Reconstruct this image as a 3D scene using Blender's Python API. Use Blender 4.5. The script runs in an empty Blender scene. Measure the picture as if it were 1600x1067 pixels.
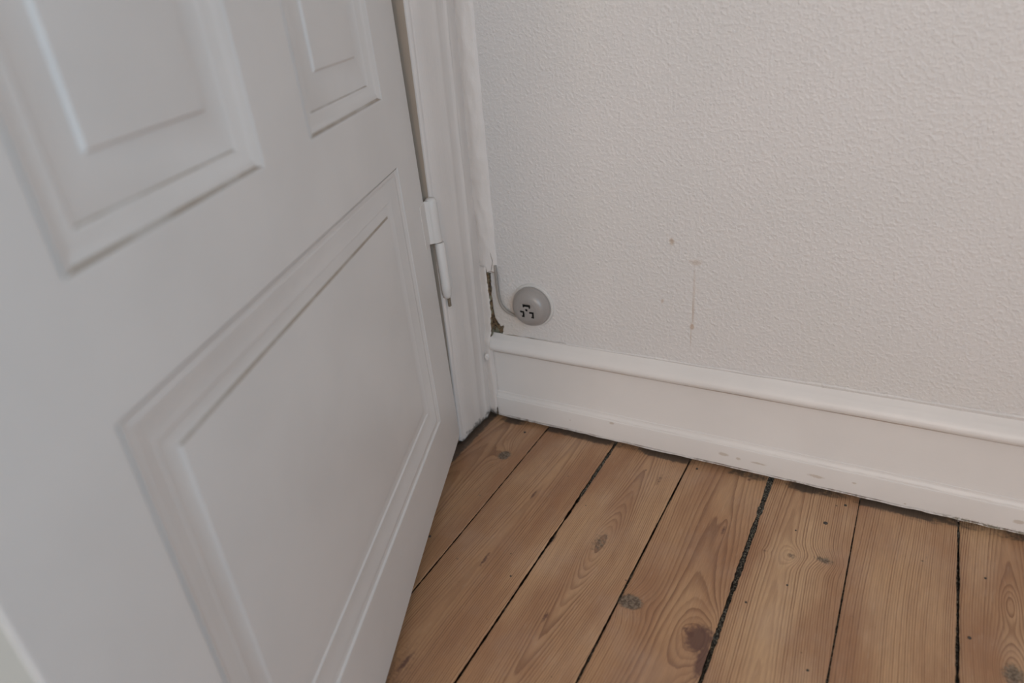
import bpy, math, random
import numpy as np
from mathutils import Vector, Matrix, noise as mnoise

sc = bpy.context.scene
COL = sc.collection
random.seed(7)

# ------------------------------------------------------------------ camera
cam_data = bpy.data.cameras.new('camera')
cam = bpy.data.objects.new('camera', cam_data)
COL.objects.link(cam)
sc.camera = cam
right = Vector((0.87032019, 0.48309164, -0.09573522))
down = Vector((0.14905783, -0.44366377, -0.88371049))
fwd = Vector((-0.46938739, 0.754841, -0.45813813))
fwd.normalize(); right = (right - fwd*right.dot(fwd)).normalized(); up = right.cross(fwd)
m = Matrix.Identity(4)
for i in range(3):
    m[i][0] = right[i]; m[i][1] = up[i]; m[i][2] = -fwd[i]
m[0][3], m[1][3], m[2][3] = 0.6160, -0.9106, 0.7200
cam.matrix_world = m
cam_data.sensor_width = 36.0
cam_data.lens = 24.80
cam_data.clip_start = 0.02
cam_data.dof.use_dof = True
cam_data.dof.focus_distance = 1.02
cam_data.dof.aperture_fstop = 2.8

# ------------------------------------------------------------------ light, exposure
world = bpy.data.worlds.new('world')
sc.world = world
world.use_nodes = True
world.node_tree.nodes['Background'].inputs[0].default_value = (0.62, 0.74, 1.0, 1)
world.node_tree.nodes['Background'].inputs[1].default_value = 0.3

def area_light(name, loc, rot, sx, sy, power, color):
    l = bpy.data.lights.new(name, 'AREA')
    l.shape = 'RECTANGLE'; l.size = sx; l.size_y = sy; l.energy = power; l.color = color
    o = bpy.data.objects.new(name, l); COL.objects.link(o)
    o.location = loc; o.rotation_euler = rot
    return o
# cool daylight from an unseen right window; warm rear lamp added to balance colour
RX, RY, RZ = 1.65, -3.60, 2.60          # right wall, rear wall, ceiling
area_light('daylight_right', (RX-0.02, -1.80, 1.15), (0, math.radians(90), 0), 1.5, 1.0, 18, (0.50, 0.78, 1.0))
area_light('warm_fill_rear', (1.05, RY+0.02, 1.80), (math.radians(90), 0, 0), 1.05, 1.15, 31, (1.0, 0.84, 0.71))
sc.view_settings.view_transform = 'Standard'
sc.view_settings.look = 'None'
sc.view_settings.gamma = 1.0
sc.view_settings.use_curve_mapping = False
sc.view_settings.exposure = 0.46
sc.cycles.use_denoising = True
sc.cycles.max_bounces = 6
sc.cycles.diffuse_bounces = 4

# ------------------------------------------------------------------ node helpers
class NT:
    def __init__(s, name):
        s.mat = bpy.data.materials.new(name); s.mat.use_nodes = True
        s.t = s.mat.node_tree; s.b = s.t.nodes['Principled BSDF']
    def n(s, typ, **kw):
        nd = s.t.nodes.new(typ)
        for k, v in kw.items(): setattr(nd, k, v)
        return nd
    def put(s, sock, v):
        if isinstance(v, bpy.types.NodeSocket): s.t.links.new(v, sock)
        elif isinstance(v, (tuple, list)) and len(v) == 3 and sock.type == 'RGBA': sock.default_value = (*v, 1)
        else: sock.default_value = v
    def math(s, op, a, b=None, c=None, clamp=False):
        nd = s.n('ShaderNodeMath', operation=op, use_clamp=clamp)
        s.put(nd.inputs[0], a)
        if b is not None: s.put(nd.inputs[1], b)
        if c is not None: s.put(nd.inputs[2], c)
        return nd.outputs[0]
    def mix(s, f, a, b, mode='MIX'):
        nd = s.n('ShaderNodeMix', data_type='RGBA', blend_type=mode)
        s.put(nd.inputs[0], f); s.put(nd.inputs[6], a); s.put(nd.inputs[7], b)
        return nd.outputs[2]
    def pos(s):
        return s.n('ShaderNodeNewGeometry').outputs['Position']
    def scale(s, v, sc_):
        nd = s.n('ShaderNodeVectorMath', operation='MULTIPLY'); s.put(nd.inputs[0], v); nd.inputs[1].default_value = sc_
        return nd.outputs[0]
    def sep(s, v):
        nd = s.n('ShaderNodeSeparateXYZ'); s.put(nd.inputs[0], v); return nd.outputs
    def noise(s, v, scale, detail=3, rough=.5, dist=0):
        nd = s.n('ShaderNodeTexNoise'); s.put(nd.inputs['Vector'], v)
        nd.inputs['Scale'].default_value = scale; nd.inputs['Detail'].default_value = detail
        nd.inputs['Roughness'].default_value = rough; nd.inputs['Distortion'].default_value = dist
        return nd.outputs['Fac']
    def ramp(s, f, a, b, lo=0.0, hi=1.0):
        nd = s.n('ShaderNodeMapRange', interpolation_type='SMOOTHSTEP'); s.put(nd.inputs[0], f)
        nd.inputs[1].default_value = a; nd.inputs[2].default_value = b
        nd.inputs[3].default_value = lo; nd.inputs[4].default_value = hi
        return nd.outputs[0]
    def attr(s, name):
        return s.n('ShaderNodeAttribute', attribute_name=name).outputs
    def bump(s, h, strength, dist=0.001, prev=None):
        nd = s.n('ShaderNodeBump'); nd.inputs['Strength'].default_value = strength; nd.inputs['Distance'].default_value = dist
        s.put(nd.inputs['Height'], h)
        if prev is not None: s.put(nd.inputs['Normal'], prev)
        return nd.outputs[0]
    def spot(s, a, b, ca, cb, ra, rb, wob, soft=.5):
        """soft-edged stain centred (ca,cb) in the two coordinates a, b"""
        da = s.math('DIVIDE', s.math('SUBTRACT', a, ca), ra); db = s.math('DIVIDE', s.math('SUBTRACT', b, cb), rb)
        r = s.math('SQRT', s.math('ADD', s.math('MULTIPLY', da, da), s.math('MULTIPLY', db, db)))
        r = s.math('ADD', r, s.math('MULTIPLY', s.math('SUBTRACT', wob, .5), 1.6))
        return s.ramp(r, 1-soft, 1+soft, 1, 0)
    def maxi(s, lst):
        r = lst[0]
        for x in lst[1:]: r = s.math('MAXIMUM', r, x)
        return r

def paint_material(name, col, rough=.42, brush=(1, 1, .08), bump=.12, grime=None):
    k = NT(name); p = k.pos()
    n1 = k.noise(p, 9, 3); n2 = k.noise(k.scale(p, brush), 420, 3)
    c = k.mix(k.ramp(n1, .3, .7), tuple(x*.97 for x in col), tuple(min(1, x*1.02) for x in col))
    if grime: c = grime(k, p, c)
    k.put(k.b.inputs['Base Color'], c)
    k.b.inputs['Roughness'].default_value = rough
    b = k.bump(n2, bump, .0006); b = k.bump(k.noise(p, 70, 3), bump*1.2, .0012, b)
    k.put(k.b.inputs['Normal'], b)
    return k.mat

WHITE = (0.66, 0.635, 0.615)
def foot_grime(k, p, c):
    x, y, z = k.sep(p)
    n = k.noise(p, 160, 4, .6); n2 = k.noise(p, 45, 3)
    f = k.math('ADD', k.math('MULTIPLY', z, 45), k.math('MULTIPLY', k.math('SUBTRACT', n, .5), 2.2))
    f = k.math('ADD', f, k.math('MULTIPLY', k.math('SUBTRACT', n2, .5), 1.6))
    return k.mix(k.ramp(f, .15, .75, .85, 0), c, (.12, .105, .09))
M_door = paint_material('door paint', (0.705, 0.66, 0.625), .38, (1, 1, .06), .10)
M_frame = paint_material('architrave paint', (0.71, 0.645, 0.60), .45, (1, 1, .05), .25, foot_grime)
M_plaster = paint_material('lumpy filler paint', (0.70, 0.64, 0.60), .55, (1, 1, 1), .5)
M_hall = paint_material('hallway paint', (.50, .50, .46), .6, (1, 1, 1), .1)
M_edge = paint_material('shaded lock edge paint', (.36, .36, .335), .6, (1, 1, .05), .3)  # door paint darkened to carry the shade on the free edge
M_jamb = paint_material('yellowed old jamb paint', (.44, .345, .27), .5, (1, 1, .05), .3)
M_ceiling = paint_material('ceiling paint', (0.72, 0.70, 0.68), .7, (1, 1, 1), .1)

def solid(name, col, rough=.5, **kw):
    k = NT(name)
    n = k.noise(k.pos(), kw.get('scale', 300), 3)
    k.put(k.b.inputs['Base Color'], k.mix(n, tuple(x*(1-kw.get('var', .1)) for x in col), tuple(x*(1+kw.get('var', .1)) for x in col)))
    k.b.inputs['Roughness'].default_value = rough
    k.put(k.b.inputs['Normal'], k.bump(n, kw.get('bump', .1), .0005))
    return k.mat
M_dark = solid('dark void', (.02, .017, .014), .9)
M_broken = solid('broken plaster edge', (.42, .27, .15), .9, var=.45, bump=.5)
M_rust = solid('rusty peg', (.22, .17, .12), .8, var=.4)
M_hinge = paint_material('painted hinge', (.68, .63, .59), .5, (1, 1, .3), .2)
M_socket = solid('aged grey plastic', (.315, .285, .265), .30, var=.03, bump=.02)
M_socket_base = solid('painted socket base', (.62, .59, .56), .45, var=.04, bump=.15)
M_cable = solid('aged cable', (.30, .265, .235), .55, var=.08)

def grime_line(name, col):
    """paint worn to a brownish line in the quirk of a moulding, broken up along its run"""
    k = NT(name); p = k.pos()
    n = k.noise(p, 14, 3, .6); n2 = k.noise(p, 200, 2)
    f = k.ramp(k.math('ADD', n, k.math('MULTIPLY', n2, .15)), .42, .68)
    k.put(k.b.inputs['Base Color'], k.mix(f, tuple(.55*a+.45*b for a, b in zip(col, WHITE)), col))
    k.b.inputs['Roughness'].default_value = .6
    return k.mat
M_grime = grime_line('grimy quirk', (.36, .29, .23))

def crack_material():
    k = NT('bare broken masonry'); p = k.pos()
    n = k.noise(p, 260, 4, .65); n2 = k.noise(p, 90, 2)
    c = k.mix(k.ramp(n, .38, .6), (.035, .022, .014), (.24, .15, .08))
    c = k.mix(k.ramp(n2, .5, .65), c, (.20, .19, .13))
    k.put(k.b.inputs['Base Color'], c); k.b.inputs['Roughness'].default_value = .95
    k.put(k.b.inputs['Normal'], k.bump(n, .9, .002))
    return k.mat
M_crack = crack_material()

def wall_material():
    k = NT('woodchip wall paint'); p = k.pos(); x, y, z = k.sep(p)
    wob = k.noise(p, 170, 3, .6)
    base = k.mix(k.ramp(k.noise(p, 5, 2), .3, .7), (.635, .60, .575), (.655, .615, .59))
    base = k.mix(k.math('MULTIPLY', k.ramp(k.noise(p, 3.2, 3), .5, .75), .35), base, (.64, .60, .55))
    dot = k.spot(x, z, .3233, .3665, .0035, .0050, wob)
    ring = k.math('MULTIPLY', k.spot(x, z, .3578, .3384, .0075, .0040, wob), .55)
    run1 = k.math('MULTIPLY', k.spot(x, z, .3567, .290, .0016, .040, wob), .38)
    run2 = k.math('MULTIPLY', k.spot(x, z, .3557, .262, .0014, .024, wob), .65)
    drop = k.spot(x, z, .3550, .2369, .0030, .0050, wob)
    tail = k.math('MULTIPLY', k.spot(x, z, .3535, .220, .0008, .017, wob), .6)
    speck = k.math('MULTIPLY', k.spot(x, z, .3096, .2722, .002, .003, wob), .7)
    f = k.maxi([dot, ring, run1, run2, drop, tail, speck])
    c = k.mix(k.math('MULTIPLY', f, .62), base, (.40, .26, .16))
    # yellowed patch where the wall meets the broken corner
    yl = k.spot(x, z, .035, .20, .035, .045, k.noise(p, 30, 3), .6)
    c = k.mix(k.math('MULTIPLY', yl, .35), c, (.60, .50, .40))
    k.put(k.b.inputs['Base Color'], c)
    k.b.inputs['Roughness'].default_value = .5
    v = k.n('ShaderNodeTexVoronoi', feature='SMOOTH_F1'); v.inputs['Scale'].default_value = 185
    warp = k.n('ShaderNodeVectorMath', operation='ADD'); k.put(warp.inputs[0], p)
    nn = k.n('ShaderNodeTexNoise'); nn.inputs['Scale'].default_value = 60; k.put(nn.inputs['Vector'], p)
    k.put(warp.inputs[1], k.scale(nn.outputs['Color'], (.012, .012, .012)))
    k.put(v.inputs['Vector'], warp.outputs[0])
    lump = k.math('SUBTRACT', 1, k.math('MULTIPLY', v.outputs['Distance'], 1.0))
    h = k.math('ADD', k.math('MULTIPLY', lump, .6), k.noise(p, 300, 3, .6))
    h = k.math('ADD', h, k.math('MULTIPLY', k.ramp(k.noise(p, 210, 2), .42, .68), .60))
    b = k.bump(h, .62, .0012)
    # the raised joint of two lengths of wallpaper
    xs = k.math('ADD', x, k.math('MULTIPLY', k.noise(p, 25, 1), .0012))
    seam = k.math('MULTIPLY', k.ramp(k.math('ABSOLUTE', k.math('SUBTRACT', xs, .3186)), .0003, .0016, 1, 0), k.ramp(z, .30, .42, .35, 1))
    b = k.bump(seam, .3, .0005, b)
    k.put(k.b.inputs['Normal'], b)
    return k.mat
M_wall = wall_material()

def baseboard_material():
    k = NT('baseboard paint'); p = k.pos(); x, y, z = k.sep(p)
    wob = k.noise(p, 150, 3, .65)
    col = (.69, .645, .61)
    c = k.mix(k.ramp(k.noise(p, 7, 3), .3, .7), tuple(a*.97 for a in col), tuple(a*1.02 for a in col))
    sp = [k.spot(x, z, a, b, ra, rb, wob, .35) for a, b, ra, rb in (
        (.2275, .0425, .0040, .0022), (.4126, .0300, .0075, .0028), (.4360, .0275, .0035, .0024), (.4660, .0270, .0110, .0016),
        (.5479, .0270, .0100, .0024), (.5980, .0300, .0025, .0016), (.665, .014, .0016, .0012), (.150, .030, .0015, .001), (.795, .026, .006, .003))]
    c = k.mix(k.math('MULTIPLY', k.maxi(sp), .55), c, (.42, .33, .25))
    # worn lower arris
    low = k.ramp(k.math('ADD', z, k.math('MULTIPLY', k.math('SUBTRACT', k.noise(p, 120, 4, .65), .5), .016)), .006, .0110, .9, 0)
    c = k.mix(k.math('MULTIPLY', low, k.ramp(k.noise(p, 22, 3), .42, .62, .25, 1)), c, (.20, .155, .12))
    far = k.math('MULTIPLY', k.ramp(x, .68, .74), k.ramp(k.math('ADD', z, k.math('MULTIPLY', wob, .012)), .0155, .0205, 1, 0))
    c = k.mix(k.math('MULTIPLY', far, k.ramp(wob, .46, .54)), c, (.25, .22, .17))
    ln = k.math('MULTIPLY', k.ramp(k.math('ABSOLUTE', k.math('SUBTRACT', z, .0100)), .0003, .0012, 1, 0), k.ramp(k.noise(p, 30, 3), .38, .58))
    c = k.mix(k.math('MULTIPLY', ln, .8), c, (.20, .13, .10))
    # brown line gathered in the groove under the cap
    g = k.math('MULTIPLY', k.ramp(z, .1360, .1375), k.ramp(z, .1418, .1432, 1, 0))
    c = k.mix(k.math('MULTIPLY', g, .8), c, (.36, .26, .20))
    k.put(k.b.inputs['Base Color'], c)
    k.b.inputs['Roughness'].default_value = .42
    b = k.bump(k.noise(k.scale(p, (.06, 1, 1)), 420, 3), .22, .0006)
    b = k.bump(k.noise(p, 60, 3), .22, .0012, b)
    k.put(k.b.inputs['Normal'], b)
    return k.mat
M_base = baseboard_material()

def floor_material():
    k = NT('worn pine boards'); p = k.pos(); x, y, z = k.sep(p)
    g = k.attr('grain')['Fac']; msk = k.attr('masks')['Color']; tone = k.attr('tone')['Fac']
    ms = k.n('ShaderNodeSeparateColor'); k.put(ms.inputs[0], msk); knot, stain, dirt = ms.outputs
    fibre = k.noise(k.scale(p, (1, .045, 1)), 900, 3, .6)
    fine = k.noise(k.scale(p, (1, .15, 1)), 260, 4, .6)
    gg = k.math('ADD', g, k.math('MULTIPLY', k.math('SUBTRACT', k.noise(k.scale(p, (1, .12, 1)), 130, 3), .5), .55))
    fr = k.math('FRACT', gg)
    late = k.math('MULTIPLY', k.math('POWER', k.ramp(fr, .15, .90), 1.5), k.ramp(fr, .90, 1.0, 1, 0))
    vary = k.math('FLOOR', gg)
    wn = k.n('ShaderNodeTexWhiteNoise', noise_dimensions='1D'); k.put(wn.inputs['W'], vary)
    late = k.math('MULTIPLY', late, k.math('ADD', k.math('MULTIPLY', wn.outputs['Value'], .75), .25))
    a = k.mix(tone, (.470, .262, .132), (.590, .378, .215))
    a = k.mix(k.ramp(k.noise(k.scale(p, (1, .3, 1)), 14, 3), .35, .7), a, (.365, .185, .092))
    c = k.mix(k.math('MULTIPLY', late, .92), a, (.20, .088, .042))
    c = k.mix(k.ramp(fibre, .35, .7, .22, 0), c, (.16, .09, .055))
    c = k.mix(k.ramp(fine, .55, .8, 0, .28), c, (.52, .36, .25))
    # pale worn haze left by scrubbing and soap
    haze = k.ramp(k.noise(p, 9, 4, .6), .45, .75)
    c = k.mix(k.math('MULTIPLY', haze, .17), c, (.52, .39, .31))
    wob = k.noise(p, 210, 4, .65)
    kn = k.ramp(k.math('ADD', knot, k.math('MULTIPLY', k.math('SUBTRACT', wob, .5), .7)), .35, .75)
    kc = k.mix(k.ramp(k.noise(p, 330, 3), .4, .6), (.030, .027, .020), (.17, .14, .105))
    c = k.mix(k.math('MULTIPLY', kn, .82), c, kc)
    st = k.ramp(k.math('ADD', stain, k.math('MULTIPLY', k.math('SUBTRACT', wob, .5), .8)), .3, .8)
    c = k.mix(k.math('MULTIPLY', st, .80), c, (.075, .030, .026))
    # scratches and little dents
    scr = k.noise(k.scale(p, (1, .8, 1)), 150, 2, .5, 1.2)
    scr = k.math('MULTIPLY', k.ramp(k.math('ABSOLUTE', k.math('SUBTRACT', scr, .5)), .0, .006, 1, 0), k.ramp(k.noise(p, 28, 2), .60, .72))
    c = k.mix(k.math('MULTIPLY', scr, .5), c, (.12, .06, .04))
    v = k.n('ShaderNodeTexVoronoi'); v.inputs['Scale'].default_value = 36; k.put(v.inputs['Vector'], p)
    dots = k.math('MULTIPLY', k.ramp(v.outputs['Distance'], .03, .07, 1, 0), k.ramp(k.sep(v.outputs['Color'])[0], .78, .8))
    c = k.mix(k.math('MULTIPLY', dots, .75), c, (.06, .04, .03))
    # grey dust along the walls and board edges
    dn = k.ramp(k.math('ADD', dirt, k.math('MULTIPLY', k.math('SUBTRACT', k.noise(p, 130, 4, .65), .5), .9)), .42, .85)
    c = k.mix(k.math('MULTIPLY', dn, .85), c, (.060, .050, .042))
    k.put(k.b.inputs['Base Color'], c)
    k.put(k.b.inputs['Roughness'], k.ramp(haze, 0, 1, .42, .52))
    h = k.math('ADD', k.math('MULTIPLY', late, .5), k.math('MULTIPLY', fibre, .5))
    h = k.math('SUBTRACT', h, k.math('MULTIPLY', k.math('MAXIMUM', scr, dots), 1.0))
    k.put(k.b.inputs['Normal'], k.bump(h, .35, .0007))
    return k.mat
M_floor = floor_material()

def debris_material():
    k = NT('dirt packed in the gaps'); p = k.pos()
    n = k.noise(p, 420, 4, .7)
    c = k.mix(k.ramp(n, .45, .68), (.015, .012, .010), (.24, .22, .17))
    k.put(k.b.inputs['Base Color'], c); k.b.inputs['Roughness'].default_value = 1
    k.put(k.b.inputs['Normal'], k.bump(n, 1, .002))
    return k.mat
M_debris = debris_material()

# ------------------------------------------------------------------ mesh helpers
def mesh_obj(name, verts, faces, mats, parent=None, origin=None, smooth=False, midx=None, tags=None, auto=None):
    """verts are world coordinates; the object's origin goes to its base (or `origin`)"""
    V = np.array(verts, float)
    if origin is None:
        origin = (float((V[:, 0].min()+V[:, 0].max())/2), float((V[:, 1].min()+V[:, 1].max())/2), float(V[:, 2].min()))
    me = bpy.data.meshes.new(name)
    me.from_pydata((V-np.array(origin)).tolist(), [], [tuple(f) for f in faces])
    for mt in (mats if isinstance(mats, (list, tuple)) else [mats]): me.materials.append(mt)
    if midx is not None: me.polygons.foreach_set('material_index', list(midx))
    if smooth: me.polygons.foreach_set('use_smooth', [True]*len(me.polygons))
    if auto is not None:
        me.polygons.foreach_set('use_smooth', [True]*len(me.polygons))
        me.set_sharp_from_angle(angle=math.radians(auto))
    me.update()
    o = bpy.data.objects.new(name, me); COL.objects.link(o)
    if parent is not None:
        o.parent = parent
        o.location = Vector(origin) - world_loc(parent)
    else: o.location = origin
    for k_, v_ in (tags or {}).items(): o[k_] = v_
    return o
def world_loc(o):
    l = Vector(o.location)
    while o.parent: o = o.parent; l += o.location
    return l
STRUCT = {'kind': 'structure'}

def grid_faces(nu, nv, closed_u=False, off=0, flip=False):
    F = []
    for i in range(nu-(0 if closed_u else 1)):
        i2 = (i+1) % nu
        for j in range(nv-1):
            f = (off+i*nv+j, off+i2*nv+j, off+i2*nv+j+1, off+i*nv+j+1)
            F.append(f[::-1] if flip else f)
    return F
def box(x0, x1, y0, y1, z0, z1, V, F):
    b = len(V)
    V += [(x0, y0, z0), (x1, y0, z0), (x1, y1, z0), (x0, y1, z0), (x0, y0, z1), (x1, y0, z1), (x1, y1, z1), (x0, y1, z1)]
    F += [tuple(b+i for i in f) for f in ((0, 3, 2, 1), (4, 5, 6, 7), (0, 1, 5, 4), (1, 2, 6, 5), (2, 3, 7, 6), (3, 0, 4, 7))]
def nz(x, y=0., z=0.):
    return mnoise.noise(Vector((x, y, z)))
def tube(path, radii, seg=14, cap=True):
    P = [Vector(p) for p in path]; V = []; F = []
    nrm = None
    for i, p in enumerate(P):
        t = (P[min(i+1, len(P)-1)]-P[max(i-1, 0)]).normalized()
        if nrm is None: nrm = t.orthogonal().normalized()
        nrm = (nrm - t*nrm.dot(t)).normalized(); bi = t.cross(nrm)
        r = radii[i] if isinstance(radii, (list, tuple)) else radii
        for k_ in range(seg):
            a = 2*math.pi*k_/seg
            V.append(tuple(p+nrm*math.cos(a)*r+bi*math.sin(a)*r))
    for i in range(len(P)-1):
        for k_ in range(seg):
            F.append((i*seg+k_, i*seg+(k_+1) % seg, (i+1)*seg+(k_+1) % seg, (i+1)*seg+k_))
    if cap:
        F.append(tuple(range(seg))[::-1]); F.append(tuple((len(P)-1)*seg+k_ for k_ in range(seg)))
    return V, F
def spline(pts, n=10):
    P = [Vector(p) for p in pts]; P = [P[0]*2-P[1]]+P+[P[-1]*2-P[-2]]; out = []
    for i in range(1, len(P)-2):
        for k_ in range(n):
            t = k_/n; a, b, c, d = P[i-1:i+3]
            out.append(.5*((2*b)+(c-a)*t+(2*a-5*b+4*c-d)*t*t+(3*b-a-3*c+d)*t**3))
    out.append(P[-2]); return out

YW = 0.0144        # face of the back wall
def lean(z):       # the door casing leans: x of its face at height z
    return -0.0144 + 0.031*z

# ------------------------------------------------------------------ floor (one mesh of planks)
def vnoise(x, y, seed=0):
    r = np.random.RandomState(seed).rand(64, 64)
    xi = np.floor(x).astype(int); yi = np.floor(y).astype(int); fx = x-xi; fy = y-yi
    fx = fx*fx*(3-2*fx); fy = fy*fy*(3-2*fy)
    g = lambda a, b: r[a % 64, b % 64]
    return (g(xi, yi)*(1-fx)+g(xi+1, yi)*fx)*(1-fy)+(g(xi, yi+1)*(1-fx)+g(xi+1, yi+1)*fx)*fy - .5
GAPS = [-.5410, -.4130, -.2850, -.1560, -.0260, .1027, .2318, .3595, .4852, .6092, .7320, .8570, .9850, 1.113, 1.242, 1.370, 1.498, 1.65]
HALF = {.1027: (.0012, .0010), .2318: (.0024, .0012), .3595: (.0008, .0012), .4852: (.0040, .0028), .6092: (.0006, .0012), .7320: (.0016, .0018)}
def half(gx, y):
    a, b = HALF.get(gx, (.0012, .0012))
    t = np.clip(-y/.35, 0, 1)
    h = a*(1-t)+b*t
    if gx == .2318: h = np.where(y > -.20, .0024, .0013)+np.clip(1-np.abs(y+.245)/.02, 0, 1)*.0012
    h = h*(1+.35*vnoise(y*17+gx*90, y*0+3, 5)+.35*vnoise(y*90+gx*90, y*0+6, 5)+.45*vnoise(y*260+gx*40, y*0+1, 8))
    return np.maximum(h, .0003)
# knots: x, y, half width, half length, ring strength, kind (0 grey knot, 1 dark stain), mask strength
KNOTS = [(.0696, -.096, .0105, .012, 3.0, 0, 1.15), (.2986, -.2250, .0150, .030, 2.6, 0, .60), (.3740, -.3050, .0145, .0110, 2.5, 0, 1.3),
         (.4680, -.3240, .0155, .0200, 3.5, 1, 1.15), (.4785, -.3500, .0065, .0300, 1.0, 1, 1.0), (.4500, -.3180, .0040, .0040, .8, 1, .8),
         (.5415, -.1459, .0070, .0065, 2.2, 0, .62), (.5807, -.1377, .0150, .0075, 2.4, 0, .72), (.7840, -.2330, .0130, .0180, 4.0, 0, .85),
         (.7850, -.1280, .0050, .0120, 2.0, 1, .35), (.4477, -.1328, .0028, .0140, .8, 1, .75), (.3304, -.0620, .0040, .0190, .8, 1, .62),
         (.5080, -.1500, .0050, .0030, .5, 1, .6), (.2320, -.2460, .0045, .0170, .4, 1, 1.0), (.6960, -.09, .0020, .045, .0, 1, .45),
         (.3835, -.3190, .0016, .0030, .0, 1, .8), (.0850, -.2010, .003, .002, .3, 0, .7), (.1640, -.118, .0016, .012, .2, 1, .5),
         (.4560, -.0080, .0035, .0040, 0, 1, .9), (.3150, -.0160, .007, .004, 0, 1, .45), (.1635, -.168, .0026, .014, 0, 1, .85), (.1640, -.318, .0028, .017, 0, 1, .85), (.1620, -.503, .0035, .020, 0, 1, .85), (.2865, -.372, .0032, .012, 0, 1, .75), (.055, -.42, .05, .10, 0, 1, .30), (.15, -.55, .045, .09, 0, 1, .52)]
# per plank: centre line, curvature (rings per m2), slope along the board (rings per m), straight gradient
STYLE = {4: (.030, 3200, 15, 60), 5: (.1640, 5000, 6.5, 0), 6: (.2950, 6000, -17.0, 0), 7: (.4600, 2400, 4.0, 130),
         8: (.5360, 4200, 7.0, 0), 9: (.6500, 500, 1.5, 330), 10: (.7860, 6500, -15.0, 0), 11: (.93, 2500, -9, 30)}
PHASE = {5: .8875, 8: .15}
LENS = {6: -.225, 10: -.17}
def build_floor():
    V = []; F = []; G = []; MK = []; T = []; MI = []
    off = 0
    ys_f = np.concatenate([np.arange(.013, -.80, -.0032), np.arange(-.82, RY-.01, -.10)])
    ys_c = np.arange(.013, RY-.05, -.08)
    rng = np.random.RandomState(3)
    tones = {4: .45, 5: .30, 6: .55, 7: .55, 8: .95, 9: .65, 10: .75}
    for k_ in range(len(GAPS)-1):
        g0, g1 = GAPS[k_], GAPS[k_+1]
        fine = 3 <= k_ <= 11
        ys = ys_f if fine else ys_c
        h0, h1 = half(g0, ys), half(g1, ys)
        nx = 50 if fine else 5
        u = np.linspace(0, 1, nx)
        edge = np.array([0.0008, .0020])/(g1-g0)
        u = np.concatenate([[0, edge[0], edge[1]], u[1:-1], [1-edge[1], 1-edge[0], 1]]) if fine else u
        if fine: u = np.sort(u)
        L = g0+h0; R_ = g1-h1
        X = L[None, :]+(R_-L)[None, :]*u[:, None]
        Y = np.repeat(ys[None, :], len(u), 0)
        dz = rng.uniform(-.0008, .0008)
        d = np.minimum(u, 1-u)*(g1-g0)
        Z = dz - .0012*np.exp(-(d/.0009))[:, None] + .0006*vnoise(X*14, Y*7, 2)
        cup = -.0006*((u-.5)*2)**2
        Z = Z+cup[:, None]
        # end of the board is ragged and sinks a little under the baseboard
        c0, kx, sl, gr = STYLE.get(k_, ((g0+g1)/2, 1500*rng.uniform(.3, 1), rng.uniform(-9, 9), rng.uniform(-60, 60)))
        wob = vnoise(X*40, Y*7+k_*7, 11)*.7+vnoise(X*11, Y*2.4+k_*3, 12)*2.2
        xx = X-c0+.006*np.sin(Y*7+k_)+.010*vnoise(Y*4+k_, Y*0, 4)
        yy = Y
        if k_ in LENS: yy = -np.sqrt((Y-LENS[k_])**2+.018**2)
        quad = 390*(np.sqrt(xx**2+.019**2)-.019) if k_ in (5, 6, 8, 10) else kx*xx**2
        gf = quad + sl*yy + gr*xx + wob*(.22 if k_ in PHASE else .75 if k_ in LENS else 1) + PHASE.get(k_, k_*13.7)
        mk = np.zeros(X.shape+(3,))
        for (ax, ay, rx, ry, st, kind, ms) in KNOTS:
            if not (g0 <= ax <= g1): continue
            q = ((X-ax)/rx)**2+((Y-ay)/ry)**2
            q2 = ((X-ax)/(rx*1.5))**2+((Y-ay)/(ry*2.1))**2
            gf = gf+1.5*st*np.exp(-q2*.8)*(1 if sl <= 0 and k_ not in LENS else -1)
            mk[..., kind] = np.maximum(mk[..., kind], ms*np.exp(-q*.75))
        dd = np.exp(-np.maximum(0, -Y-.004)/.0075)*(.75+.9*vnoise(X*30, Y*0+k_, 6))
        dd = np.maximum(dd, .62*np.exp(-(d/.0012))[:, None]+0*Y)
        if k_ == 4: dd = np.maximum(dd, np.exp(-np.maximum(0, X+.006)/.006)*np.where(Y > -.16, .85, .3))
        if k_ == 9: dd = np.maximum(dd, .95*np.exp(-((X-.69)/.035)**2)*np.exp(-np.maximum(0, -Y-.004)/.017))
        mk[..., 2] = np.clip(dd, 0, 1)
        t = np.full(X.shape, tones.get(k_, rng.rand()))
        t = np.clip(t + .5*vnoise(X*8, Y*3+k_, 9)-.6*np.clip((-Y-.20)/.35, 0, 1), 0, 1)
        n, mm = X.shape
        V.append(np.stack([X, Y, Z], -1).reshape(-1, 3)); G.append(gf.ravel()); MK.append(mk.reshape(-1, 3)); T.append(t.ravel())
        fa = grid_faces(n, mm, off=off, flip=True); F += fa; MI += [0]*len(fa); off += n*mm
        # sides and the end of the board
        for side, row in ((0, 0), (1, n-1)):
            top = [off - n*mm + row*mm + j for j in range(mm)]
            P = V[-1] if side == 0 else sidebase
            if side == 0: sidebase = V[-1]
            S = sidebase[row*mm:(row+1)*mm].copy(); S[:, 2] = -.022
            V.append(S); G.append(np.zeros(mm)); MK.append(np.tile([[0, 0, 1.]], (mm, 1))); T.append(np.zeros(mm))
            b = off if side == 0 else off
            base_top = (off if side == 0 else off-mm) - n*mm
            for j in range(mm-1):
                a0, a1 = base_top+row*mm+j, base_top+row*mm+j+1
                f = (a0, a1, off+j+1, off+j)
                F.append(f if side == 0 else f[::-1]); MI.append(0)
            off += mm
    # packed dirt at the bottom of the gaps
    ysd = np.arange(.013, -.9, -.006)
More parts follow.
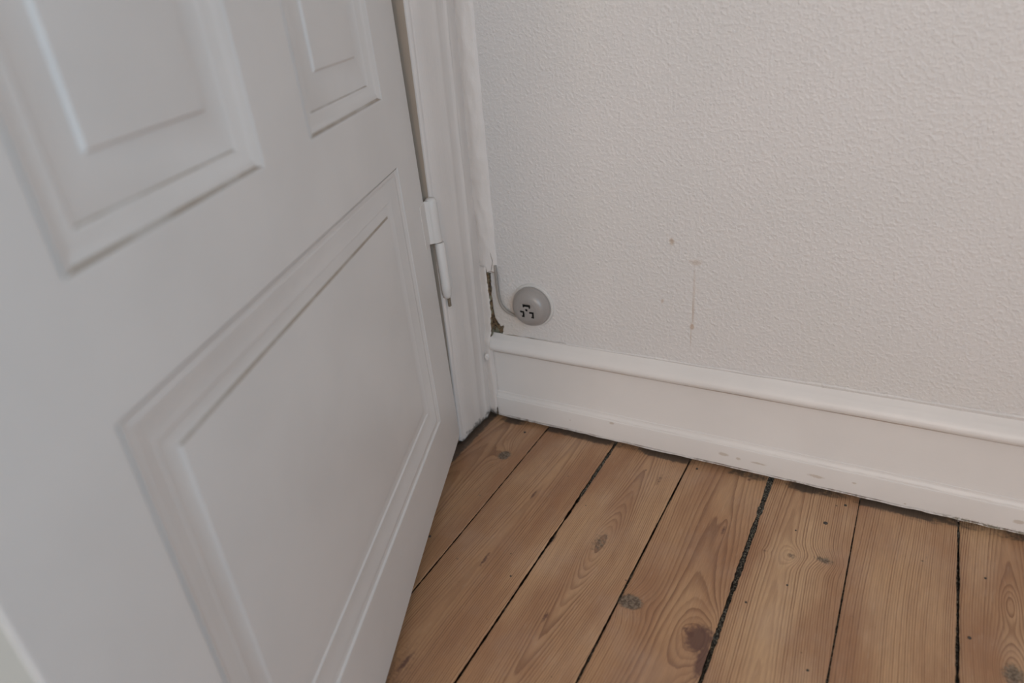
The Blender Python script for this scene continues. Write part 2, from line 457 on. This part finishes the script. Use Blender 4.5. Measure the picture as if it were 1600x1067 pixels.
    for gx in GAPS[3:13]:
        zd = -.0075 + .006*vnoise(ysd*45+gx*60, ysd*0, 21) + (.0062 if gx in (.2318, .4852) else 0)*np.clip(1+ysd/.16, 0, 1)
        xs = np.array([-.006, 0, .006])
        P = np.array([(gx+a, y, z+(.0012 if a == 0 else -.001)) for a in xs for y, z in zip(ysd, zd)])
        V.append(P); G.append(np.zeros(len(P))); MK.append(np.zeros((len(P), 3))); T.append(np.zeros(len(P)))
        fa = grid_faces(3, len(ysd), off=off, flip=True); F += fa; MI += [1]*len(fa); off += len(P)
    b = [(-.7, .15, -.024), (RX+.1, .15, -.024), (RX+.1, RY-.1, -.024), (-.7, RY-.1, -.024)]
    V.append(np.array(b)); G.append(np.zeros(4)); MK.append(np.zeros((4, 3))); T.append(np.zeros(4))
    F.append((off, off+3, off+2, off+1)); MI.append(1)
    VV = np.concatenate(V)
    o = mesh_obj('floor', VV, F, [M_floor, M_debris], origin=(0, 0, 0), midx=MI, tags=STRUCT)
    me = o.data
    a = me.attributes.new('grain', 'FLOAT', 'POINT'); a.data.foreach_set('value', np.concatenate(G).astype(np.float32))
    a = me.attributes.new('tone', 'FLOAT', 'POINT'); a.data.foreach_set('value', np.concatenate(T).astype(np.float32))
    mk = np.concatenate(MK); mk = np.concatenate([mk, np.ones((len(mk), 1))], 1)
    a = me.attributes.new('masks', 'FLOAT_COLOR', 'POINT'); a.data.foreach_set('color', mk.astype(np.float32).ravel())
    me.polygons.foreach_set('use_smooth', [True]*len(me.polygons)); me.update()
    return o
floor = build_floor()

# iron nails driven into the boards
def nail(x, y, r):
    V = []; F = []
    rings = [(r*.0, -.0002), (r*.6, .00005), (r*.9, -.0001), (r, -.0007)]
    seg = 14
    for rr, zz in rings[1:]:
        for k_ in range(seg):
            a = 2*math.pi*k_/seg; w = 1+.12*nz(a*2, x*50, y*50)
            V.append((x+rr*w*math.cos(a), y+rr*w*math.sin(a), .0003+zz))
    V.append((x, y, .0001)); c = len(V)-1
    for k_ in range(seg):
        k2 = (k_+1) % seg
        F.append((c, k_, k2))
        for q in range(2): F.append((q*seg+k_, (q+1)*seg+k_, (q+1)*seg+k2, q*seg+k2))
    for k_ in range(0):
        pass
    V += [(x+r*.4*math.cos(2*math.pi*k_/seg), y+r*.4*math.sin(2*math.pi*k_/seg), -.02) for k_ in range(seg)]
    for k_ in range(seg):
        k2 = (k_+1) % seg
        F.append((2*seg+k_, len(V)-seg+k_, len(V)-seg+k2, 2*seg+k2))
    mesh_obj('nail', V, F, M_nail, parent=floor, origin=(x, y, .0001), smooth=True)
M_nail = solid('dark nail head', (.045, .038, .032), .6, var=.3)
for x, y, r in ((.5723, -.0645, .0030), (.6742, -.2352, .0034), (.6418, -.1993, .0017), (.5455, -.2000, .0015), (.7434, -.1979, .0019), (.7610, -.0923, .0014),
                (.5882, -.3167, .0017), (.5921, -.0157, .0020), (.0704, -.0232, .0020), (.3200, -.0100, .0018), (.3757, -.0120, .0018), (.0640, -.3100, .0020),
                (.1274, -.3320, .0020), (.2124, -.3298, .0016), (.2506, -.3278, .0014), (.5052, -.2480, .0015), (.1750, -.205, .0013), (.5380, -.0950, .0013)):
    nail(x, y, r)

# ------------------------------------------------------------------ back wall: a plaster skin broken away beside the door casing
def build_back_wall():
    left = [(-.030, RZ), (-.030, .2860), (.0140, .2850), (.0130, .2780), (.0116, .2640), (.0128, .2556), (.0102, .2440), (.0110, .2311), (.0106, .2190),
            (.0118, .2074), (.0128, .2000), (.0160, .1945), (.0195, .1895), (.0220, .1850), (.0262, .1880), (.0280, .1868), (.0262, .1800), (.0252, .1735),
            (.0240, .1700), (.0240, .1500), (.0, .1400), (0., -.03), (RX, -.03), (RX, RZ)]
    # densify the ragged part
    out = []
    for i, (a, b) in enumerate(left):
        out.append((a, b))
        if 2 <= i <= 17:
            a2, b2 = left[i+1]
            for t in (.33, .66):
                out.append((a+(a2-a)*t+.0020*nz(i*3.17+t*5, t*9.3), b+(b2-b)*t))
    n = len(out)
    V = [(a, YW, b) for a, b in out]+[(a, YW+.004, b) for a, b in out]
    F = [tuple(range(n))]
    for i in range(n): F.append((i, n+i, n+(i+1) % n, (i+1) % n))
    MI = [0]+[1]*(len(F)-1)
    o = mesh_obj('wall_back', V, F, [M_wall, M_broken], midx=MI, origin=(0, 0, 0), tags=STRUCT)
    bm = __import__('bmesh').new(); bm.from_mesh(o.data)
    __import__('bmesh').ops.triangulate(bm, faces=[f for f in bm.faces if len(f.verts) > 4])
    __import__('bmesh').ops.recalc_face_normals(bm, faces=bm.faces)
    bm.to_mesh(o.data); bm.free()
    V = []; F = []
    box(-.05, RX+.1, YW+.0045, YW+.10, -.03, RZ, V, F)
    mesh_obj('masonry', V, F, M_crack, parent=o, tags={'label': 'brown bare masonry showing in the broken corner'})
    return o
wall = build_back_wall()

# ------------------------------------------------------------------ baseboard
def build_baseboard():
    prof = [(.0140, .0062), (.0018, .0062), (.0006, .0066), (-.0004, .0080), (-.0002, .0092), (.0020, .0100), (0, .0108), (0, .0440), (.0004, .0456), (.0016, .0466),
            (.0022, .0490), (.0040, .0510), (.0052, .0535), (.0056, .0560), (.0068, .0568), (.0072, .0580), (.0072, .1365), (.0078, .1372), (.0088, .1380), (.0074, .1388), (.0066, .1396),
            (.0076, .1404), (.0060, .1412), (.0010, .1422), (-.0022, .1440), (-.0038, .1470), (-.0040, .1500), (-.0030, .1535), (-.0008, .1570), (.0020, .1600), (.0042, .1618),
            (.0052, .1632), (.0066, .1640), (.0092, .1668), (.0122, .1690), (.0140, .1712)]
    xs = np.concatenate([np.array([.0036, .0042, .0054]), np.arange(.010, .95, .009), np.arange(1.0, RX, .2), [RX]])
    V = []
    for x in xs:
        for i, (y, z) in enumerate(prof):
            w = .0005*nz(x*22, z*40, 1)+.00025*nz(x*90, z*160, 5)
            wz = .0006*nz(x*9, z*10, 9)
            if i < 7: wz += .0012*nz(x*55, 3.3)+.0008*nz(x*170, 7.1)
            e = .0012*math.exp(-(x-.0036)/.0015)
            V.append((x+.0012*nz(z*60, 2.0)*(1 if x < .02 else 0), y+w+e, z+wz))
    n = len(prof)
    F = grid_faces(len(xs), n, flip=True)
    F.append(tuple(range(n)))
    o = mesh_obj('baseboard_back', V, F, M_base, origin=(0, 0, .0), auto=28, tags=STRUCT)
    return o
build_baseboard()

# ridge of old filler where the wallpaper ends on the baseboard cap
def filler_ridge():
    xs = np.arange(.025, .95, .006); V = []; n = 6
    for x in xs:
        h = .0030+.0018*nz(x*30, 1.5)+.001*nz(x*110, 2.7)+(.0025 if x < .1 else 0)*(1-x/.1)
        dpt = .0022+.0012*nz(x*40, 9.5)
        for j in range(n):
            a = j/(n-1)
            V.append((x, YW-.0002-dpt*math.sin(math.pi*min(1, a*1.0+.08))*(1-a*.6), .1700+h*a+(.004*(x/.8) if j else 0)))
    mesh_obj('trim_4', V, grid_faces(len(xs), n, flip=True), M_wall, smooth=True, tags={**STRUCT})
    o = bpy.data.objects['trim_4']
    path = [(x, YW-.0014+.0004*nz(x*60, 2), .1722+.0009*nz(x*70, 5)+.010*max(0, x-.03)*.6) for x in np.arange(.026, .150, .004)]
    v, f = tube(path, [.0001+.0008*max(0, .55+nz(p[0]*55, 8))*(1-(p[0]-.026)/.15) for p in path], 6)
    mesh_obj('crack', v, f, M_crack, parent=o, tags={'label': 'thin dark split along the wallpaper edge'})
filler_ridge()

# ------------------------------------------------------------------ door casing (leaning), jamb and stop
def build_casing():
    prof = [(-.1005, -.050), (-.1005, -.0035), (-.0998, -.0012), (-.0980, 0), (-.0945, .0004), (-.0930, -.0010), (-.0915, -.0016), (-.0890, -.0010), (-.0870, 0),
            (-.0700, .0002), (-.0520, 0), (-.0380, 0), (-.0345, .0008), (-.0325, .0002), (-.0200, 0), (-.0150, .0004), (-.0125, .0020), (-.0100, .0022), (-.0080, .0010), (-.0050, .0014), (-.001, .001), (.0144, .0)]
    zs = np.concatenate([np.array([0, .002, .004, .007, .011, .016]), np.arange(.024, 1.1, .012), np.arange(1.15, 2.2, .15)])
    V = []
    for z in zs:
        for (y, xo) in prof:
            w = .0007*nz(y*60, z*7, 3)+.0004*nz(y*160, z*30, 6)
            foot = .004+.0028*nz(y*70, 4.4)+.0015*nz(y*220, 1.4)
            if y < -.09: foot += .006*(-.09-y)/.0105
            if y > -.012: foot += .010*(y+.012)/.026
            zz = foot+(z)*(1-foot/2.2) if z > 0 else foot
            sag = -.0016*math.exp(-z/.004)
            V.append((lean(zz)+xo+w+(sag if xo > -.04 else 0), y, zz))
    n = len(prof)
    F = grid_faces(len(zs), n, flip=False)
    F.append(tuple(range(n))[::-1])
    MI = [1 if i % (n-1) == 0 else 0 for i in range(len(F)-1)]+[0]
    o = mesh_obj('trim_1', V, F, [M_frame, M_jamb], midx=MI, origin=(-.0144, -.045, 0), auto=35, tags=STRUCT)
    # jamb with its rebate stop, behind the casing
    V = []; F = []
    box(-.16, -.0545, -.1360, YW, .003, 2.15, V, F)
    box(-.0545, -.028, -.0990, YW, .006, 2.15, V, F)
    mesh_obj('trim_2', V, F, M_jamb, tags=STRUCT)
build_casing()

# lumpy plaster cover over the cable, down the corner above the socket
def build_cover():
    zs = np.concatenate([[.2842, .2850, .2870], np.arange(.290, 1.2, .0045), np.arange(1.25, RZ, .15)]); V = []
    n = 14
    for i, z in enumerate(zs):
        xr = .0285+.0227*(z-.285)+.0012*nz(z*28, 8.8)+.0006*nz(z*90, 4.8)
        xl = lean(z)-.001
        for j in range(n):
            a = j/(n-1)
            x = xl+(xr-xl)*a
            y = YW-.0005-(.0055*math.sin(math.pi*(.10+.90*a)**1.1)**.75)
            y += .0016*nz(x*90, z*45, 2)+.0010*nz(x*260, z*150, 4)
            if j == n-1: y = YW+.001
            if i == 0: y = y*.3+YW*.7
            zz = z+(.0018*nz(x*260, 5.5)+.0025*a if i < 4 else 0)
            V.append((x, y, zz))
    F = grid_faces(len(zs), n, flip=False)
    F.append(tuple(range(n))[::-1])
    o = mesh_obj('trim_3', V, F, M_plaster, smooth=True, tags=STRUCT)
    # hairline splits in the plaster just above its broken end
    P = np.array(V).reshape(len(zs), n, 3)
    def surf(x, z):
        i = int(np.argmin(abs(P[:, 0, 2]-z))); j = int(np.argmin(abs(P[i, :, 0]-x)))
        return P[i, j, 1]
    for pts, rad in (([(.0205, .3220), (.0212, .3150), (.0226, .3090), (.0218, .3030), (.0200, .2970), (.0180, .2900)], [.0002, .0003, .0003, .0004, .0004, .0003]),
                ([(.0050, .2855), (.0100, .2862), (.0160, .2890), (.0205, .2878), (.0235, .2870), (.0250, .2880)], [.0002, .0004, .0004, .0006, .0004, .0002])):
        path = [(x, surf(x, z)-.0001, z) for x, z in pts]
        v, f = tube(path, rad, 6)
        mesh_obj('crack', v, f, M_crack, parent=o, tags={'label': 'dark hairline crack in the plaster'})
build_cover()

# old filler in the corner below the cover and beside the baseboard end
def build_corner_filler():
    zs = np.arange(.006, .300, .0035); V = []; n = 9
    for z in zs:
        up = 1/(1+math.exp(-(z-.168)/.003))
        xr = (.0032*(1-up)+.0080*up+.0022*up*min(1, max(0, (z-.190)/.02)))+(.0014+.0004*up)*nz(z*95, 3)+.0014*nz(z*280, 8)
        if .168 < z < .205: xr -= .0015
        yf = (.0005*(1-up)+.0080*up)+.0009*nz(z*70, 1)
        if z < .02: xr -= (.02-z)*.25; yf += (.02-z)*.2
        xl = lean(z)-.002
        for j in range(n):
            a = j/(n-1); x = xl+(xr-xl)*min(1, a*1.12)
            y = yf+.0030*math.cos(math.pi*min(1, a*1.3))*.5+.0007*nz(x*200, z*120)
            if j == n-1: y = YW+.003
            V.append((x, y, z))
    FF = grid_faces(len(zs), n, flip=False)
    mesh_obj('trim_5', V, FF, [M_frame, M_crack], midx=[1 if i % (n-1) == n-2 and (zs[i//(n-1)] > .166 or zs[i//(n-1)] < .022) else 0 for i in range(len(FF))], smooth=True, tags=STRUCT)
    # small loose lump of filler
    V = []; F = []
    c = Vector((-.0035, -.0028, .1290))
    for i in range(7):
        th = math.pi*i/6
        for j in range(10):
            ph = 2*math.pi*j/10
            d = Vector((math.sin(th)*math.cos(ph), math.sin(th)*math.sin(ph), math.cos(th)))
            r = 1+.25*nz(d.x*2, d.y*2, d.z*2)
            V.append(tuple(c+Vector((d.x*.0052*r, d.y*.0035*r, d.z*.0068*r))))
    F = grid_faces(7, 10)
    F += [(i*10+9, (i+1)*10+9, (i+1)*10, i*10) for i in range(6)]
    mesh_obj('filler_lump', V, F, M_plaster, tags={'label': 'small loose lump of white filler between door casing and baseboard end', 'category': 'filler lump'})
build_corner_filler()

# ------------------------------------------------------------------ the door
E0 = Vector((-.0022, -.1158, 0)); DD = Vector((.36604, -.93060, 0)); NN = Vector((.93060, .36604, 0))
WD = .7747; TH = .036; HD = 2.02
def dp(s, z, off=0): return E0+DD*s+NN*off+Vector((0, 0, z))
def bot(s):
    pts = [(0, .0420), (.003, .0385), (.012, .0350), (.034, .0335), (.19, .0300), (.31, .0222), (.41, .0138), (.456, .0108), (WD, .0095)]
    for (a, b), (c, d) in zip(pts, pts[1:]):
        if s <= c: return b+(d-b)*(s-a)/(c-a)
    return pts[-1][1]
PANELS = [(.0929, .6696, .1282, .5166, 'wide'), (.1073, .3305, .6041, 1.88, 'tall'), (.4306, .6635, .6041, 1.88, 'tall')]
def build_door():
    import bmesh
    sc_ = sorted(set([0, .003, .007, .012, .022, .034, .19, .31, .41, .456, .54, .60, WD]+[p[0] for p in PANELS]+[p[1] for p in PANELS]))
    zc = sorted(set([0., HD]+[p[2] for p in PANELS]+[p[3] for p in PANELS]))
    inside = lambda s, z: any(p[0] < s < p[1] and p[2] < z < p[3] for p in PANELS)
    bm = bmesh.new(); vf = {}; vb = {}
    def gv(d, i, j, off):
        if (i, j) not in d:
            s = sc_[i]; z = zc[j] if j else bot(s)
            d[(i, j)] = bm.verts.new(dp(s, z, off))
        return d[(i, j)]
    cells = {(i, j) for i in range(len(sc_)-1) for j in range(len(zc)-1) if not inside((sc_[i]+sc_[i+1])/2, (zc[j]+zc[j+1])/2)}
    for (i, j) in cells:
        q = [(i, j), (i+1, j), (i+1, j+1), (i, j+1)]
        bm.faces.new([gv(vf, *c, 0) for c in q]); bm.faces.new([gv(vb, *c, -TH) for c in q[::-1]])
        for (di, dj, e) in ((0, -1, (0, 1)), (1, 0, (1, 2)), (0, 1, (2, 3)), (-1, 0, (3, 0))):
            if (i+di, j+dj) not in cells:
                a, b = q[e[0]], q[e[1]]
                f_ = bm.faces.new([gv(vf, *b, 0), gv(vf, *a, 0), gv(vb, *a, -TH), gv(vb, *b, -TH)])
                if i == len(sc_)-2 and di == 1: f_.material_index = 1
    bmesh.ops.recalc_face_normals(bm, faces=bm.faces)
    V = [tuple(v.co) for v in bm.verts]; bm.verts.index_update()
    F = [tuple(v.index for v in f.verts) for f in bm.faces]; MI = [f.material_index for f in bm.faces]; bm.free()
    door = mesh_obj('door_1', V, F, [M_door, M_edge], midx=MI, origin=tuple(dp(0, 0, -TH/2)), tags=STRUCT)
    bv = door.modifiers.new('soft edges', 'BEVEL'); bv.width = .0022; bv.segments = 3; bv.limit_method = 'ANGLE'; bv.angle_limit = math.radians(50)
    for (s0, s1, z0, z1, kind) in PANELS:
        if kind == 'wide':
            pr = [(0, -.0004), (.0016, -.0022), (.0034, -.0028), (.0060, -.0027), (.0085, -.0033), (.0125, -.0048), (.0180, -.0064), (.0240, -.0077), (.0285, -.0081), (.0310, -.0079), (.0335, -.0085), (.0352, -.0104),
                  (.0460, -.0104), (.0475, -.0100), (.0500, -.0086), (.0530, -.0086)]
            dirty = {(2, 13)}
        else:
            pr = [(0, -.0004), (.0012, -.0024), (.0026, -.0032), (.0042, -.0030), (.0060, -.0034), (.0090, -.0050), (.0130, -.0070), (.0158, -.0080), (.0172, -.0078), (.0186, -.0088), (.0198, -.0104),
                  (.0500, -.0104), (.0518, -.0098), (.0540, -.0068), (.0565, -.0066)]
            dirty = {(0, 0), (0, 1), (0, 9)}
        dmax_run = 0; q_ = .80 if kind == 'wide' else .70
        pr = [(w, d*q_) for w, d in pr]
        V = []; F = []; MI = []
        for (w, dpt) in pr:
            wmax = .0352 if kind == 'wide' else .0300
            dmax = max(dmax_run, dpt*-1); dmax_run = dmax
            ws = wmax*min(1, dmax/(.0104*q_))*.93+w*.07 if w < .040 else w     # side mouldings are rounder, clogged with paint
            for (s, z) in ((s0+ws, z0+w), (s1-ws, z0+w), (s1-ws, z1-w), (s0+ws, z1-w)): V.append(tuple(dp(s, z, dpt)))
        for r in range(len(pr)-1):
            for c in range(4):
                c2 = (c+1) % 4
                F.append((r*4+c, r*4+c2, (r+1)*4+c2, (r+1)*4+c)); MI.append(1 if (c, r) in dirty else 0)
        k_ = (len(pr)-1)*4
        F.append((k_, k_+1, k_+2, k_+3)); MI.append(0)
        # plain back of the panel
        b = len(V)
        for (s, z) in ((s0, z0), (s1, z0), (s1, z1), (s0, z1)): V.append(tuple(dp(s, z, -.024)))
        F.append((b+3, b+2, b+1, b)); MI.append(0)
        for c in range(4):
            c2 = (c+1) % 4; F.append((b+c, b+c2, c2, c)); MI.append(0)
        mesh_obj('panel', V, F, [M_door, M_grime], parent=door, midx=MI, auto=24)
    # lift-off hinge: knuckle and leaf on the door, pin knuckle on the jamb
    hx, hy = .0010, -.1035
    path = [(hx, hy, z) for z in (.3790, .3800, .3830, .43, .4420, .4455, .4470)]
    V, F = tube(path, [.0060, .0086, .0090, .0090, .0088, .0070, .0040], 20)
    hin = mesh_obj('hinge', V, F, M_hinge, parent=door, auto=40, tags={'label': 'painted lift-off hinge'})
    V = []; F = []
    # leaf plate running from the knuckle on to the face of the door
    a = Vector((hx, hy, 0))+Vector((.0074, -.0030, 0)); b = dp(.001, 0, .0007); c = dp(.0240, 0, .0007); c2 = dp(.0250, 0, -.001); b2 = dp(.004, 0, -.004); a2 = Vector((hx, hy, 0))+Vector((-.0055, -.004, 0))
    ring = [a, b, c, c2, b2, a2]
    for z in (.3795, .4440):
        for q in ring: V.append((q.x, q.y, z))
    F = [tuple(range(6))[::-1], tuple(range(6, 12))]+[(i, (i+1) % 6, 6+(i+1) % 6, 6+i) for i in range(6)]
    lf = mesh_obj('hinge_leaf', V, F, M_hinge, parent=hin)
    bv = lf.modifiers.new('paint rounding', 'BEVEL'); bv.width = .0012; bv.segments = 3
    # upper leg of the hinge on the jamb
    path = [(hx+.0015, hy+.0045, z) for z in (.2860, .2880, .2930, .3000, .3020, .3060, .3745, .3775)]
    V, F = tube(path, [.0035, .0060, .0072, .0078, .0084, .0076, .0078, .0068], 20)
    mesh_obj('hinge_pin', V, F, M_hinge, parent=hin, auto=40)
    V = []; F = []
    box(lean(.33)-.004, lean(.33)+.0012, -.0990, -.0720, .292, .374, V, F)
    lf = mesh_obj('jamb_leaf', V, F, M_hinge, parent=hin)
    bv = lf.modifiers.new('paint rounding', 'BEVEL'); bv.width = .0012; bv.segments = 3
    V = []; F = []
    box(lean(.27)+.0005, lean(.27)+.0040, -.0900, -.0850, .2655, .2830, V, F)
    peg = mesh_obj('stop_peg', V, F, M_rust, parent=hin, tags={'label': 'bare brown metal tab'})
    bv = peg.modifiers.new('r', 'BEVEL'); bv.width = .0008; bv.segments = 2
    # lock-side handle with its plate
    V, F = [], []
    box(0, .036, 0, .002, 0, .20, V, F)
    V = [tuple(dp(.715+v[0], .95+v[2], v[1])) for v in V]
    h = mesh_obj('door_handle', V, F, M_hinge, parent=door)
    p0 = dp(.733, 1.08, .002); V, F = tube([p0, p0+NN*.035, p0+NN*.045-DD*.012, p0+NN*.045-DD*.11], [.008, .007, .008, .007], 14)
    mesh_obj('lever', V, F, M_hinge, parent=h, smooth=True)
    return door
door = build_door()

# ------------------------------------------------------------------ wall socket
def build_socket():
    cx, cz = .0905, .2360
    t = bpy.data.objects.new('wall_socket', None); COL.objects.link(t); t.location = (cx, YW, cz)
    t['label'] = 'round grey domed wall socket low on the white wall beside the door casing'; t['category'] = 'socket'
    # mounting disc
    seg = 56
    def revolve(prof, closed_top=True):
        V = []; F = []
        for (r, d) in prof:
            for k_ in range(seg):
                a = 2*math.pi*k_/seg; V.append((cx+r*math.cos(a), YW-d, cz+r*math.sin(a)))
        for i in range(len(prof)-1):
            for k_ in range(seg):
                k2 = (k_+1) % seg; F.append((i*seg+k_, i*seg+k2, (i+1)*seg+k2, (i+1)*seg+k_))
        F.append(tuple((len(prof)-1)*seg+k_ for k_ in range(seg)))
        return V, F
    V, F = revolve([(.0374, 0.0002), (.0374, .0024), (.0366, .0036), (.0330, .0038), (.0300, .0040)])
    mesh_obj('mounting_disc', V, F, M_socket_base, parent=t, auto=40, tags={'label': 'off-white mounting disc'})
    # domed cover
    V, F = revolve([(.0336, .0034), (.0338, .0060), (.0338, .0095), (.0331, .0112), (.0324, .0118), (.0322, .0128), (.0312, .0162), (.0292, .0196), (.0262, .0224), (.0225, .0244), (.0185, .0255), (.0165, .0258), (.0160, .02565), (.0157, .0256), (.0154, .0257), (.0150, .0258), (.010, .0259), (.004, .0259)])
    cov = mesh_obj('cover', V, F, M_socket, parent=t, auto=60)
    # slots: bevelled dark-lined pockets cut through the face by a boolean
    def cut(shape, name):
        n = len(shape); shape = [(x*1.2, z*1.2) for x, z in shape]
        V = [(cx+x, YW-.0300, cz+z) for x, z in shape]+[(cx+x, YW-.0180, cz+z) for x, z in shape]
        F = [tuple(range(n))[::-1], tuple(range(n, 2*n))]+[(i, (i+1) % n, n+(i+1) % n, n+i) for i in range(n)]
        return V, F
    k_ = 1.0
    slots = [
        [(-.0052, .0092), (.0062, .0092), (.0062, .0042), (.0038, .0042), (.0038, .0062), (-.0028, .0062), (-.0028, .0052), (-.0052, .0052)],
        [(-.0100, -.0008), (-.0036, -.0008), (-.0036, -.0100), (-.0076, -.0100), (-.0076, -.0076), (-.0062, -.0076), (-.0062, -.0034), (-.0100, -.0034)],
        [(.0040, -.0008), (.0108, -.0008), (.0108, -.0100), (.0068, -.0100), (.0068, -.0076), (.0082, -.0076), (.0082, -.0034), (.0040, -.0034)],
        [(.0018*math.cos(a*math.pi/6), .0012+.0018*math.sin(a*math.pi/6)) for a in range(12)],
    ]
    # recess liner meshes: dark pockets that sit in the holes
    V = []; F = []
    for s_ in slots:
        v, f = cut(s_, 'x'); b = len(V); V += v; F += [tuple(b+i for i in q) for q in f]
    import bmesh
    me = bpy.data.meshes.new('cutter'); me.from_pydata(V, [], F)
    bm = bmesh.new(); bm.from_mesh(me); bmesh.ops.recalc_face_normals(bm, faces=bm.faces); bm.to_mesh(me); bm.free()
    cutter = bpy.data.objects.new('cutter', me); COL.objects.link(cutter)
    # give the cover a closed back so the boolean is clean
    bm = bmesh.new(); bm.from_mesh(cov.data)
    bm.edges.ensure_lookup_table()
    be = [e for e in bm.edges if e.is_boundary]
    bmesh.ops.edgeloop_fill(bm, edges=be)
    bmesh.ops.recalc_face_normals(bm, faces=bm.faces); bm.to_mesh(cov.data); bm.free()
    cov.data.materials.append(M_dark); me.materials.append(M_socket); me.materials.append(M_dark)
    me.polygons.foreach_set('material_index', [1]*len(me.polygons))
    bo = cov.modifiers.new('slots', 'BOOLEAN'); bo.object = cutter; bo.operation = 'DIFFERENCE'; bo.solver = 'EXACT'; bo.material_mode = 'INDEX'
    bpy.context.view_layer.update()
    dg = bpy.context.evaluated_depsgraph_get()
    new = bpy.data.meshes.new_from_object(cov.evaluated_get(dg))
    cov.modifiers.clear(); cov.data = new
    bpy.data.objects.remove(cutter)
    return t
build_socket()

pts = [(.0262, .0105, .3000), (.0268, .0098, .2858), (.0262, .0102, .2650), (.0264, .0108, .2440), (.0300, .0108, .2290), (.0372, .0106, .2200), (.0470, .0104, .2150), (.0580, .0090, .2130), (.0640, .0080, .2140)]
V, F = tube(spline(pts, 9), .0026, 12)
mesh_obj('cable', V, F, M_cable, smooth=True, tags={'label': 'grey-brown cable curving from the plastered corner into the wall socket', 'category': 'cable'})

# ------------------------------------------------------------------ rest of the room (bounces the daylight)
def plain(name, x0, x1, y0, y1, z0, z1, mat):
    V = []; F = []
    box(x0, x1, y0, y1, z0, z1, V, F)
    return mesh_obj(name, V, F, mat, tags=STRUCT)
# left wall: starts past the doorway (door opening 0.80 m) and above it
V = []; F = []
box(-.16, -.016, RY, -.965, .0, RZ, V, F)
box(-.16, -.016, -.965, YW, 2.15, RZ, V, F)
mesh_obj('wall_left', V, F, M_wall, tags=STRUCT)
plain('trim_6', -.16, -.002, -.965, -.885, .003, 2.15, M_frame)
plain('ceiling', -.16, RX+.1, RY-.1, YW+.1, RZ, RZ+.08, M_ceiling)
plain('wall_hallway', -1.40, -1.30, -2.4, 1.2, 0, RZ, M_hall)
plain('ceiling_hallway', -1.40, -.16, -2.4, 1.2, RZ, RZ+.08, M_ceiling)
V = []; F = []
box(-1.40, -.70, -2.4, 1.2, -.06, -.004, V, F); mesh_obj('floor_hallway', V, F, M_debris, tags=STRUCT)
def wall_with_hole(name, axis, a0, a1, h0, h1, w0, w1, z0, z1):
    V = []; F = []
    parts = [(a0, w0, h0, h1), (w1, a1, h0, h1), (w0, w1, h0, z0), (w0, w1, z1, h1)]
    for (a, b, c, d) in parts:
        if axis == 'x': box(RX, RX+.1, a, b, c, d, V, F)
        else: box(a, b, RY-.1, RY, c, d, V, F)
    return mesh_obj(name, V, F, M_wall, tags=STRUCT)
wall_with_hole('wall_right', 'x', RY, YW, 0, RZ, -2.31, -1.29, .40, 1.90)
wall_with_hole('wall_rear', 'y', -.16, RX, 0, RZ, .48, 1.62, 1.20, 2.40)
